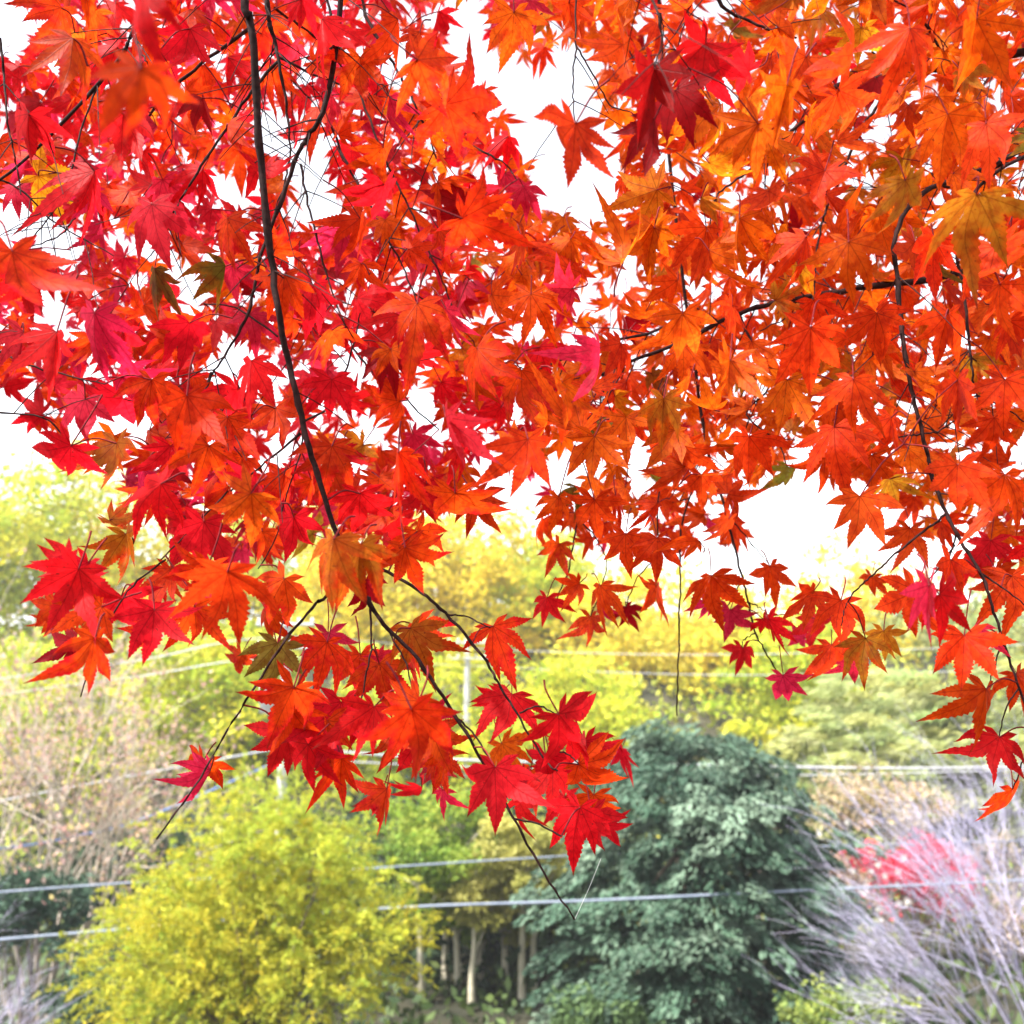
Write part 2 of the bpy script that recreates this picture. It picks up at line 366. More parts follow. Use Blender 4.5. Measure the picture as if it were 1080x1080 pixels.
# big blue green evergreen
def evergreen():
    d = 21.0; base = np.array([at(738, 1080, d)[0], at(738, 1080, d)[1], -7.1]); o = empty('broad_evergreen_tree', base)
    mb = MB(); tb = MB()
    top = at(736, 768, d); H = top[2] - base[2]
    cols = [(.05, .105, .065), (.085, .155, .10), (.19, .26, .185), (.025, .06, .038)]
    trunk_tg = []
    boughs = []
    for k in range(150):
        h = rng.uniform(.10, .97); prof = math.sqrt(max(0, 1 - h ** 2.3)); ang = rng.uniform(0, 2 * math.pi)
        boughs.append((h, ang, 2.85 * prof * rng.uniform(.66, 1.16)))
    boughs += [(h_, -math.pi / 2 + a_, 2.85 * math.sqrt(1 - h_ ** 2.3) * .92) for h_ in (.12, .28, .42, .55, .68, .8) for a_ in (-.55, -.18, .2, .6)]
    for h, ang, rr in boughs:
        bd = np.array([math.cos(ang), math.sin(ang) * .85, 0]); bc = base + np.array([0, 0, h * H]) + bd * rr; trunk_tg.append(bc)
        tint = jitter_col(cols, 1, .32)
        for m in range(8):
            dirv = unit(bd + rng.normal(0, .45, 3) * np.array([1, 1, .2])); c = bc + rng.normal(0, 1, 3) * np.array([.42, .42, .16])
            n = 62; L = rng.uniform(.5, .9); W = L * .6
            u = rng.random(n) ** .8; w = rng.uniform(-1, 1, n) * W * np.sqrt(np.clip(1 - u, .05, 1))
            side_ = unit(np.array([-dirv[1], dirv[0], 0]))
            p = c + (u * L - L * .4)[:, None] * dirv + w[:, None] * side_ + (-.40 * u ** 2 * L - .12 * (w / W) ** 2 + rng.normal(0, .04, n))[:, None] * np.array([0, 0, 1])
            ax = dirv[None] + (w / W * .7)[:, None] * side_ + np.array([0, 0, -.45])
            cards(mb, p, ax, .17, .42, np.clip(tint * .6 + jitter_col(cols, n, .15) * .4, .003, 1), .3, norm=np.array([0, 0, 1.0]))
    trunk_tg = [base + (t - base) * np.array([.55, .55, .97]) for t in trunk_tg[:45]]
    mb.build('crown', M['waxy_foliage'], o)
    trunk_and_limbs(tb, base, top - np.array([0, 0, 1.3]), .22, trunk_tg, sway=.1); tb.build('trunk', M['brown_bark'], o)
    tag(o, 'broad blue green evergreen with drooping leaf sprays, right of centre', 'tree')
evergreen()

# yellow feathery tree
def feathery():
    d = 15.0; base = np.array([at(270, 1080, d)[0], at(270, 1080, d)[1], -7.1]); o = empty('feathery_yellow_tree', base)
    c = at(268, 1015, d); mb = MB(); tb = MB(); tg = []
    cols = [(.62, .57, .05), (.46, .54, .06), (.30, .42, .06), (.68, .52, .035), (.42, .50, .06)]
    lobes = [(c + unit(rng.normal(0, 1, 3)) * np.array([1.55, 1.2, 1.6]) * rng.uniform(.35, 1.0), rng.uniform(.75, 1.35), jitter_col(cols, 1, .12)) for _ in range(17)]
    lobes += [(at(x_, y_, d + e_), r_, jitter_col(cols, 1, .12)) for x_, y_, e_, r_ in [(170, 1000, .3, 1.1), (130, 1050, 0, .9), (360, 930, .5, 1.0), (400, 1000, .2, .8), (290, 890, .4, 1.0), (285, 868, .2, .75), (300, 905, -.2, .8), (230, 900, 0, .95), (190, 950, .2, .9), (370, 980, -.3, .8), (330, 1060, -.8, 1.2), (210, 1060, -.6, 1.2)]]
    for k in range(1750):
        lc, lr, ltc = lobes[k % len(lobes)]
        dv = unit(rng.normal(0, 1, 3) + np.array([0, -.1, .2])); s = lc + dv * lr * rng.random() ** .5
        if k < 60: tg.append(s)
        out = unit(dv * np.array([1, 1, .5]) + rng.normal(0, .3, 3) + np.array([0, 0, .55]))
        L = rng.uniform(.35, .9) * (1.35 if rng.random() < .12 else 1); n = 40; t = rng.random(n)
        cv = s + (t * L)[:, None] * out + (-.45 * t ** 2 * L)[:, None] * np.array([0, 0, 1])
        p = cv + rng.normal(0, .055, (n, 3)) * (1.15 - t)[:, None]
        tc = jitter_col(cols, 1, .15) * .4 + ltc * .6
        cards(mb, p, out + np.array([0, 0, -.25]), .085, .32, np.clip(tc * .65 + jitter_col(cols, n, .15) * .35, .003, 1), .55)
    mb.build('crown', M['foliage'], o)
    trunk_and_limbs(tb, base, c, .14, tg, limb_r=.3); tb.build('trunk', M['brown_bark'], o)
    tag(o, 'feathery yellow green tree with arching plumes at lower left', 'tree')
feathery()

# leafless trees
def grow(mb, p, d, L, r, level, maxl, spread, up, ends, kids=(3, 5), sides=5):
    n = 5; pts = [p]; dd = unit(d)
    for _ in range(n - 1):
        dd = unit(dd + rng.normal(0, .10, 3) + np.asarray(up) * .07); pts.append(pts[-1] + dd * L / (n - 1))
    pts = np.array(pts); tube(mb, pts, np.linspace(r, r * .55, n), max(3, sides), 0)
    if level >= maxl: ends.append(pts[-1]); return
    for k in range(rng.integers(*kids) + 1):
        t = rng.uniform(.3, 1.0); i = min(int(t * (n - 1)), n - 2); q = pts[i] + (pts[i + 1] - pts[i]) * (t * (n - 1) - i)
        nd = unit(dd + rng.normal(0, spread, 3) + np.asarray(up) * .15)
        grow(mb, q, nd, L * rng.uniform(.55, .8), r * rng.uniform(.45, .62), level + 1, maxl, spread, up, ends, kids, sides - 1)
def bare_tree(name, label, base, limbs, trunk_r, bark, maxl, spread, up, kids, cat='tree'):
    base = np.asarray(base, float); o = empty(name, base); tb = MB(); bb = MB(); ends = []
    for (tip, L, r) in limbs:
        tip = np.asarray(tip, float); dirv = unit(tip - base)
        q = base + (tip - base) * .35
        grow(bb, q, dirv, np.linalg.norm(tip - base) * .55, r, 0, maxl, spread, up, ends, kids)
        tube(tb, smooth_path([base, base + (tip - base) * .15 + np.array([0, 0, .15]), q], 4), np.linspace(trunk_r, r * 1.02, 9), 7)
    tb.build('trunk', M[bark], o); bb.build('branches', M[bark], o)
    tag(o, label, cat); return o, ends
dd = 12.5
o, _ = bare_tree('bare_tree', 'bare lilac grey tree with a fan of fine twigs at lower right',
    at(1135, 1215, dd), [(at(962 + 18 * (k % 3), y_, dd + dz), 0, .013) for k, (y_, dz) in enumerate([(1000, 0), (965, .8), (1040, -.6), (985, -.4)])] +
    [(at(x_, y_, dd + dz), 0, .016) for x_, y_, dz in [(985, 930, .5), (1010, 910, 0), (1040, 895, .7), (1080, 890, 0), (1125, 890, 0), (1010, 975, -.8), (1190, 920, 0), (1060, 960, -.7), (1100, 940, -.5), (995, 1070, -.8), (1030, 930, 1.2)]], .07, 'grey_bark', 3, .32, (-.42, 0, .40), (3, 5))
dd = 22
oL, endsL = bare_tree('bare_tree', 'nearly bare tree with cream limbs and a few pinkish leaves at left',
    at(45, 1150, dd), [(at(-10, 850, dd), 0, .05), (at(30, 800, dd + 1), 0, .055), (at(75, 800, dd - 1), 0, .05), (at(125, 830, dd), 0, .05), (at(135, 880, dd - .6), 0, .04), (at(-70, 880, dd), 0, .04), (at(120, 930, dd + .6), 0, .036)],
    .13, 'pale_bark', 3, .40, (.1, 0, .55), (3, 5))
mb = MB(); e = np.array(endsL); e = e[rng.integers(0, len(e), 4200)] + rng.normal(0, .14, (4200, 3))
cards(mb, e, (0, 0, -1), .12, .6, jitter_col([(.55, .30, .27), (.60, .40, .28), (.45, .30, .28), (.64, .52, .20), (.62, .46, .40)], 4200, .15), .8)
mb.build('leaves', M['foliage'], oL)
dd = 11
bare_tree('bare_shrub', 'bare grey shrub with arching twigs in the lower left corner', at(-70, 1230, dd),
    [(at(0, 1070, dd), 0, .010), (at(25, 1090, dd), 0, .010), (at(-20, 1060, dd + .4), 0, .010), (at(-50, 1050, dd), 0, .010), (at(10, 1110, dd - .3), 0, .010)], .03, 'grey_bark', 3, .30, (.4, 0, .25), (3, 4), 'shrub')
# shrubs
def shrub(name, label, px, py, hw, hh, depth, cols, n, size, aspect=.6, mat='foliage', clumps=40, group=None):
    c = at(px, py, depth); rx = hw / F * depth; rz = hh / F * depth
    base = np.array([c[0], c[1], min(float(ground_z(c[0], c[1])), c[2] - rz)]); o = empty(name, base)
    mb = MB(); cc = clumpy_crown(mb, c, (rx, rx * .8, rz), clumps, n, size, aspect, cols, clump=.36)
    mb.build('leaves', M[mat], o)
    tb = MB(); 
    for t in cc[:14]:
        q = smooth_path([base + rng.normal(0, .1, 3) * np.array([1, 1, 0]), (base + t) / 2 + rng.normal(0, .12, 3), t], 4); tube(tb, q, np.linspace(.035, .01, len(q)), 5)
    tb.build('stems', M['brown_bark'], o); tag(o, label, 'shrub', group); return o
TEAL = [(.05, .10, .06), (.08, .14, .08), (.03, .07, .05)]
shrub('evergreen_shrub', 'dark teal shrub under the bare pinkish tree at the left edge', 35, 955, 62, 34, 20, TEAL, 3200, .16, .5, 'waxy_foliage')
shrub('evergreen_shrub', 'dark green shrub in the lower left, below the lowest power line', 90, 1040, 70, 55, 18, TEAL, 3600, .14, .5, 'waxy_foliage')
shrub('evergreen_shrub', 'low green shrub at the foot of the bare grey tree', 895, 1070, 75, 30, 16, [(.16, .24, .05), (.28, .32, .06), (.09, .15, .04)], 2600, .10, .5, 'waxy_foliage')
shrub('evergreen_shrub', 'low dark green shrub below the blue green evergreen', 640, 1078, 70, 34, 19, [(.08, .14, .05), (.12, .19, .07)], 2600, .15, .4, 'waxy_foliage')
shrub('red_shrub', 'small crimson leaved shrub glowing behind the bare grey tree', 960, 925, 68, 38, 26, [(.72, .03, .09), (.66, .06, .12), (.72, .12, .16)], 3000, .16, .6)
o = shrub('speckled_shrub', 'pinkish brown shrub dotted with white flecks behind bare twigs', 850, 930, 62, 34, 25, [(.42, .26, .18), (.35, .28, .16), (.45, .30, .24)], 2200, .16, .6)
def specks():
    mb = MB(); c = at(845, 935, 24); n = 70  # small white card clusters scattered across the shrub
    p = c + rng.normal(0, 1, (n, 3)) * np.array([1.3, .5, .55])
    for q in p:
        a = rng.uniform(0, 6.28, 1)[0]
        for k in range(5):
            dv = np.array([math.cos(a + k * 1.257), -.4, math.sin(a + k * 1.257)]); cards(mb, [q + dv * .05], dv, .10, .8, np.array([[.80, .78, .74]]), .1, norm=np.array([0, -1.0, 0]))
    return mb
b = specks().build('specks', M['foliage'], o); b['kind'] = 'stuff'
shrub('tan_shrub', 'tan pink shrub behind the bare twigs at the right edge', 1050, 950, 80, 60, 27, [(.48, .34, .28), (.50, .42, .24), (.42, .36, .34)], 2600, .18, .6)
shrub('tan_shrub', 'tan shrub with faded leaves above the crimson shrub', 930, 850, 80, 34, 30, [(.48, .38, .22), (.45, .42, .2), (.50, .34, .24)], 2400, .18, .6)

# ------------------------------------------------------------------ utility poles and cables
def utility_pole(label, px, top_py, depth, transformer):
    t = at(px, top_py, depth); gz = float(ground_z(t[0], t[1])); base = np.array([t[0], t[1], gz - .2]); o = empty('utility_pole', base)
    mb = MB(); tube(mb, np.linspace(base, t, 6), np.linspace(.17, .12, 6), 12); mb.build('pole', M['concrete'], o)
    for dz in (.25, .95):
        mb = MB(); a = t + np.array([-.9, -.16, -dz]); tube(mb, [a, t + np.array([.9, -.16, -dz])], .045, 4); arm = mb.build('crossarm', M['steel'], o)
        for x in (-.8, -.4, .4, .8):
            mb = MB(); q = t + np.array([x, -.16, -dz + .04]); zz = np.array([0, .05, .06, .11, .12, .17]); rr = [.03, .03, .055, .055, .03, .02]
            tube(mb, q + zz[:, None] * np.array([0, 0, 1]), rr, 8); mb.build('insulator', M['porcelain'], arm)
    if transformer:
        tr = t + np.array([-.42, -.25, -2.9]); mb = MB(); zz = np.array([0, .02, .75, .78, .86, .87]); rr = [.02, .27, .27, .30, .26, .02]
        tube(mb, tr + zz[:, None] * np.array([0, 0, 1]), rr, 16); mb.build('transformer', M['porcelain'], o)
    tag(o, label, 'utility pole')
utility_pole('pale concrete utility pole with a round transformer behind the lowest red leaves', 303, 650, 30, True)
utility_pole('slender pale utility pole showing between forked maple twigs', 493, 672, 44, False)
def cable(label, pts, mat, r_px, dpt):
    """pts: pixel points with depth along one hanging cable"""
    p = np.array([at(x, y, d) for x, y, d in pts]); p = smooth_path(p, 8)
    mb = MB(); tube(mb, p, r_px * .6 * dpt / F, 6); o = mb.build('power_cable', M[mat], origin=p[0]); tag(o, label, 'cable', 'overhead cables across the valley')
P1 = 30
cable('white overhead cable running from the left edge up to the transformer pole', [(-160, 878, 24), (0, 845, 26), (140, 818, 28), (300, 788, P1)], 'pale_cable', 1.9, 27)
cable('pale overhead cable running right from the transformer pole above the dark evergreen', [(300, 788, P1), (480, 801, 30.5), (700, 806, 31), (1000, 810, 32), (1300, 800, 33)], 'pale_cable', 1.9, 31)
cable('faint thin cable just below the pale one above the dark evergreen', [(300, 800, P1), (560, 812, 30.5), (800, 818, 31), (1080, 812, 32), (1300, 806, 33)], 'pale_cable', 1.0, 31)
cable('blue overhead cable sagging at the left between white and slate cables', [(-160, 905, 21), (0, 895, 22.5), (90, 880, 24), (160, 860, 25), (300, 800, P1)], 'blue_cable', 2.2, 23)
cable('slate overhead cable second from the bottom at the left edge', [(-160, 955, 17), (0, 941, 18), (140, 931, 19), (300, 922, 20), (560, 905, 22), (760, 896, 24), (1300, 880, 30)], 'slate_cable', 2.0, 19)
cable('thick slate overhead cable lowest of all, crossing in front of the evergreen', [(-160, 1003, 15), (0, 991, 15.6), (110, 982, 16.2), (410, 958, 17.5), (620, 950, 18.5), (830, 940, 19.5), (1080, 928, 21), (1300, 915, 22)], 'slate_cable', 2.8, 17)
cable('highest faint cable crossing behind the lowest red leaves at left', [(-160, 745, 27), (0, 716, 28), (150, 696, 29), (300, 672, P1), (493, 684, 44), (800, 690, 46), (1300, 670, 48)], 'pale_cable', 1.0, 30)
cable('second faint cable just under the highest one at left', [(-160, 760, 27), (0, 733, 28), (150, 713, 29), (300, 694, P1), (493, 702, 44), (800, 712, 46), (1300, 700, 48)], 'pale_cable', 1.0, 30)

# ------------------------------------------------------------------ maple: twigs
# branch key -> (label, [(pixel polyline, start radius px, end radius px, start depth, end depth)])
BR = {
 'main': ('long dark drooping maple branch with bright red leaves, its bare tip hanging lowest', [
    ([(250, -330), (254, -120), (258, 0), (265, 30), (272, 130), (283, 250), (298, 350), (318, 440), (335, 500), (352, 555), (375, 610), (400, 652), (440, 695), (480, 755), (510, 805), (545, 870), (580, 930), (606, 970)], 6.2, 1.1, .86, .90),
    ([(378, 597), (397, 598), (440, 622), (470, 647), (510, 693), (525, 720), (545, 752), (573, 800), (588, 813)], 2.6, 1.2, .96, .90),
    ([(470, 647), (490, 651), (517, 662)], 1.4, .9, .93, .91), ([(548, 752), (566, 745), (589, 753)], 1.3, .9, .9, .9), ([(578, 790), (598, 795), (610, 806)], 1.2, .9, .9, .89),
    ([(541, 863), (565, 868), (592, 882)], 1.5, 1.2, .92, .90), ([(482, 758), (500, 775), (522, 809)], 1.5, 1.1, .93, .9),
    ([(372, 605), (340, 632), (333, 637), (300, 677), (265, 730), (240, 770), (205, 830), (165, 885)], 2.4, 1.2, .96, .86),
    ([(317, 457), (280, 488), (243, 518)], 1.9, 1.1, 1.0, .95), ([(223, 393), (205, 440), (173, 507), (150, 545), (140, 575)], 2.2, 1.1, 1.08, .95),
    ([(315, 430), (318, 470), (300, 530), (290, 570), (272, 600)], 1.2, .8, .99, .94), ([(175, 590), (140, 618), (112, 660), (85, 735)], 1.5, .9, .95, .9),
    ([(263, 30), (213, 67), (170, 105), (140, 150)], 2.8, 1.3, 1.12, 1.2), ([(390, 630), (392, 670), (386, 715), (380, 745)], 1.6, .9, .95, .92), ([(240, 518), (200, 560), (170, 590)], 1.2, .9, .95, .94),
    ([(293, 355), (250, 325), (215, 320)], 1.4, .9, 1.05, 1.1), ([(320, 445), (350, 425), (372, 367), (380, 330)], 1.8, .9, 1.02, 1.1), ([(410, 665), (428, 700), (437, 740)], 1.3, .9, .95, .92)]),
 'fork': ('dark forked maple branch left of the white sky gap, with pinkish red leaves', [
    ([(290, -330), (280, -100), (282, 0), (286, 30), (293, 60), (302, 110), (306, 165)], 4.6, 1.2, 1.0, 1.0),
    ([(390, -300), (368, -100), (357, 30), (343, 110), (325, 145), (313, 165), (290, 230), (273, 277), (262, 330), (240, 370), (224, 395)], 4.4, 1.3, 1.02, 1.0),
    ([(293, 60), (330, 78), (360, 90), (400, 105)], 2.0, 1.0, 1.3, 1.35), ([(289, 8), (320, 30), (350, 53), (375, 78)], 1.9, .9, 1.3, 1.4),
    ([(293, 65), (260, 103), (227, 153), (200, 195), (182, 227), (170, 263)], 2.4, .9, 1.0, 1.0), ([(317, 173), (325, 215), (337, 263), (350, 307), (372, 367)], 1.9, 1.0, 1.25, 1.2),
    ([(375, -200), (378, -60), (383, 7), (403, 47), (420, 75), (433, 100), (447, 130), (455, 150), (460, 167)], 2.6, 1.2, 1.3, 1.2), ([(447, 130), (483, 147), (510, 160), (533, 173), (545, 190)], 1.8, .8, 1.25, 1.2),
    ([(345, 0), (360, 53), (377, 93), (403, 160), (423, 203), (447, 253), (467, 297), (480, 330)], 2.0, 1.0, 1.3, 1.2), ([(343, 115), (360, 160), (380, 200), (400, 233), (427, 287), (440, 320)], 2.0, 1.0, 1.28, 1.2),
    ([(296, 70), (318, 95), (335, 115), (362, 170)], 1.4, .8, 1.3, 1.3), ([(372, 367), (395, 395), (410, 400), (437, 430), (463, 453)], 1.6, .9, 1.2, 1.1), ([(306, 165), (298, 200), (285, 235)], 1.5, .8, 1.25, 1.2)]),
 'corner': ('slender maple twig crossing the upper left corner with crimson and pale orange leaves', [
    ([(320, -310), (220, -140), (155, 0), (140, 35), (120, 70), (60, 135), (0, 190), (-90, 250), (-200, 330)], 3.4, 1.4, .92, .90),
    ([(0, 40), (4, 80), (8, 130), (16, 165), (22, 205)], 1.7, .9, .95, .9), ([(105, 85), (85, 140), (70, 200), (40, 245), (20, 265)], 1.4, .8, 1.0, .95), ([(-140, 280), (-60, 330), (0, 372), (55, 392), (110, 405)], 2.2, .9, 1.0, .95),
    ([(-100, 260), (-70, 380), (-20, 430), (45, 440), (75, 470)], 2.0, .9, .98, .95), ([(140, 38), (152, 60), (160, 75)], 1.4, .8, 1.0, .9), ([(80, 230), (60, 250), (25, 262)], 1.2, .8, 1, .95), ([(0, 190), (22, 200), (60, 235), (120, 270)], 1.5, .8, 1, 1.0)]),
 'bough': ('heavy orange leaved maple bough filling the upper right', [
    ([(2400, -420), (1850, -200), (1500, -60), (1250, 20), (1080, 55), (1053, 63), (1003, 70), (943, 80), (893, 90), (853, 97)], 7.5, 3.6, 1.5, 1.35),
    ([(893, 90), (875, 108), (860, 118), (830, 143), (805, 165), (790, 180), (765, 198), (753, 213), (748, 240)], 3.0, 1.0, 1.35, 1.2),
    ([(943, 80), (927, 110), (907, 140), (882, 197), (870, 225), (863, 253), (857, 317), (850, 350)], 2.6, 1.1, 1.36, 1.25),
    ([(1850, -200), (1600, 0), (1400, 90), (1200, 130), (1080, 165), (1033, 183), (1007, 197), (960, 190), (925, 205)], 6.0, 1.6, 1.5, 1.4),
    ([(2100, -290), (1700, 0), (1350, 190), (1150, 250), (1000, 290), (900, 305), (830, 318), (780, 330), (713, 363), (660, 383), (632, 396)], 6.5, 1.8, 1.6, 1.3),
    ([(720, 330), (690, 350), (640, 360), (600, 375), (560, 393), (540, 388)], 2.4, 1.0, 1.35, 1.2), ([(660, 383), (640, 420), (610, 450)], 1.5, .8, 1.3, 1.2), ([(780, 330), (800, 380), (810, 410), (787, 437), (820, 467), (830, 492)], 1.9, .8, 1.4, 1.3),
    ([(745, -200), (748, -60), (757, 0), (785, 20), (813, 32), (840, 40)], 2.8, 1.4, 1.25, 1.2), ([(607, -60), (607, 43), (605, 70), (604, 96), (607, 130)], 1.4, .8, 1.05, 1.0), ([(607, 47), (622, 72), (643, 110), (665, 118)], 1.3, .8, 1.05, 1.05),
    ([(660, -200), (655, -80), (690, 5), (700, 35), (690, 70)], 2.4, 1.2, .75, .68), ([(943, 80), (925, 62), (920, 50)], 2.0, 1.0, 1.36, 1.3), ([(1000, 70), (985, 40), (960, 10), (900, -20)], 2.0, 1.0, 1.4, 1.3), ([(857, 317), (840, 330), (800, 350)], 1.4, .8, 1.3, 1.25)]),
 'edge': ('drooping maple twig at the right edge, orange leaves turning red towards its end', [
    ([(1850, -200), (1640, -60), (1420, 40), (1250, 90), (1120, 140), (1033, 180), (975, 203), (945, 245), (947, 300), (953, 360), (961, 410), (973, 457), (983, 500), (997, 540), (1017, 575), (1037, 610), (1048, 645), (1057, 673), (1073, 720), (1090, 770), (1100, 820)], 4.4, 1.4, 1.45, .90),
    ([(1110, 150), (1040, 190), (1008, 240), (1017, 310), (1022, 360), (1025, 385), (1030, 417), (1040, 440)], 2.8, 1.0, 1.25, 1.15), ([(1030, 417), (1012, 430), (990, 452)], 1.4, .8, 1.15, 1.15), ([(1030, 417), (1060, 430), (1080, 445)], 1.3, .8, 1.15, 1.15),
    ([(997, 543), (975, 560), (953, 577), (935, 593), (920, 607), (905, 620), (893, 637), (887, 660)], 1.8, .8, 1.05, 1.0), ([(973, 457), (955, 460), (935, 463)], 1.4, .8, 1.08, 1.05), ([(1008, 565), (1000, 590), (985, 600)], 1.4, .8, 1.03, 1.0), ([(1035, 605), (1060, 622), (1085, 640)], 1.5, .8, 1.02, 1.0),
    ([(1057, 673), (1050, 700), (1042, 726)], 1.2, .8, 1.0, 1.0), ([(973, 457), (990, 455), (1010, 440), (1025, 420)], 1.2, .8, 1.08, 1.1), ([(1075, 725), (1062, 745), (1054, 777)], 1.2, .8, 1.0, 1.0), ([(1090, 770), (1080, 800), (1068, 832)], 1.2, .8, 1.0, 1.0), ([(1007, 575), (985, 605), (967, 623)], 1.2, .8, 1.02, 1.0)]),
 'spray': ('fine hanging maple sprays with small scarlet leaves in the centre, below the orange bough', [
    ([(690, -240), (700, 100), (735, 400), (748, 480), (760, 520), (772, 565), (783, 610), (790, 640), (797, 667), (810, 692), (822, 712)], 2.6, .9, 1.6, 1.42),
    ([(750, 490), (730, 520), (718, 560), (717, 620), (717, 660), (715, 710), (714, 755)], 1.4, 1.0, 1.5, 1.45), ([(640, 360), (630, 450), (618, 510), (610, 547), (604, 575), (600, 600), (588, 630), (573, 653)], 1.8, .8, 1.55, 1.4),
    ([(725, 330), (705, 450), (695, 520), (693, 567), (690, 600), (692, 617)], 1.5, .8, 1.55, 1.45), ([(610, 547), (630, 570), (640, 600), (623, 650)], 1.1, .7, 1.45, 1.4), ([(783, 610), (770, 635), (760, 660)], 1.1, .7, 1.45, 1.42), ([(788, 635), (800, 640), (812, 650)], 1.1, .7, 1.44, 1.42), ([(690, 590), (672, 610), (660, 640)], 1.1, .7, 1.45, 1.45), ([(797, 667), (785, 675), (783, 683)], 1.1, .7, 1.43, 1.42), ([(765, 540), (790, 570), (812, 597)], 1.1, .7, 1.46, 1.43)]),
}
GAPS = [
 [(590, 40), (588, 72), (545, 78), (520, 65), (514, 100), (542, 113), (535, 150), (545, 172), (562, 180), (572, 205), (570, 218), (590, 228), (620, 242), (642, 235), (648, 190), (655, 160), (630, 100), (607, 40)],
 [(483, -10), (512, -10), (508, 50), (495, 62), (478, 82), (470, 60)], [(400, 35), (432, 30), (432, 90), (408, 92)], [(-40, -20), (32, 8), (38, 22), (20, 60), (-40, 66)], [(-40, 212), (20, 222), (60, 236), (80, 262), (62, 288), (30, 262), (-40, 258)],
 [(32, 318), (52, 312), (54, 346), (38, 342)], [(272, 115), (300, 122), (300, 157), (278, 150)], [(302, 170), (320, 150), (348, 160), (348, 232), (310, 245), (300, 205)], [(312, 52), (334, 58), (330, 76), (314, 70)], [(228, 192), (254, 198), (248, 214), (228, 212)],
 [(118, 250), (142, 256), (140, 272), (118, 266)], [(186, 288), (214, 300), (216, 330), (192, 330)], [(162, 260), (182, 275), (180, 284), (164, 276)], [(-30, 412), (40, 410), (62, 436), (30, 446), (-30, 448)], [(74, 452), (105, 448), (112, 470), (82, 476)], [(118, 446), (146, 440), (146, 460), (122, 464)],
 [(222, 374), (250, 362), (290, 395), (296, 426), (262, 412), (226, 398)], [(286, 458), (302, 470), (306, 490), (284, 486)], [(352, 366), (372, 362), (376, 405), (358, 410)], [(380, 440), (402, 452), (398, 470), (380, 464)], [(428, 424), (458, 414), (462, 440), (432, 452)], [(412, 455), (424, 458), (414, 478)],
 [(590, 486), (612, 480), (616, 506), (600, 514)], [(652, 478), (680, 470), (678, 508), (658, 512)], [(536, 514), (568, 508), (566, 546), (546, 552)], [(644, 548), (684, 552), (678, 576), (648, 572)], [(508, 455), (522, 452), (524, 474), (510, 474)],
 [(788, 525), (812, 520), (840, 542), (858, 528), (872, 556), (884, 592), (918, 592), (926, 562), (945, 585), (962, 580), (992, 604), (955, 616), (900, 606), (860, 612), (832, 606), (816, 586), (812, 560)],
 [(832, 478), (850, 470), (856, 500), (846, 516)], [(940, 424), (964, 418), (962, 440), (944, 440)], [(982, 364), (1000, 366), (998, 384), (984, 384)], [(1066, 470), (1080, 462), (1082, 496), (1068, 494)], [(1064, 172), (1090, 168), (1088, 192), (1066, 188)], [(728, 60), (762, 62), (776, 110), (740, 124), (722, 90)], [(742, -10), (770, -10), (775, 20), (748, 20)],
 [(604, 300), (622, 305), (620, 322), (606, 320)], [(543, 322), (562, 325), (560, 348), (545, 346)], [(480, 272), (496, 274), (494, 284)], [(650, 278), (664, 290), (652, 306)], [(1015, 268), (1030, 262), (1030, 280)], [(1012, 302), (1026, 300), (1024, 315)]]
FILL = [(-330, -260), (-330, 430), (-60, 440), (40, 455), (105, 480), (150, 545), (210, 580), (290, 590), (330, 560), (380, 580), (420, 570), (455, 545), (480, 525), (505, 498), (540, 480), (565, 520), (585, 545), (620, 585), (660, 578), (700, 572), (735, 575), (760, 595), (785, 570), (785, 520), (830, 490), (870, 500), (905, 515), (960, 545), (995, 570), (1050, 575), (1100, 600), (1300, 640), (1400, 560), (1400, -260)]
def inside(poly, x, y):
    x = np.asarray(x, float); y = np.asarray(y, float); p = np.asarray(poly, float); c = np.zeros(np.broadcast(x, y).shape, bool)
    for i in range(len(p)):
        (x1, y1), (x2, y2) = p[i - 1], p[i]
        if y1 == y2: continue
        c ^= ((y1 > y) != (y2 > y)) & (x < (x2 - x1) * (y - y1) / (y2 - y1) + x1)
    return c

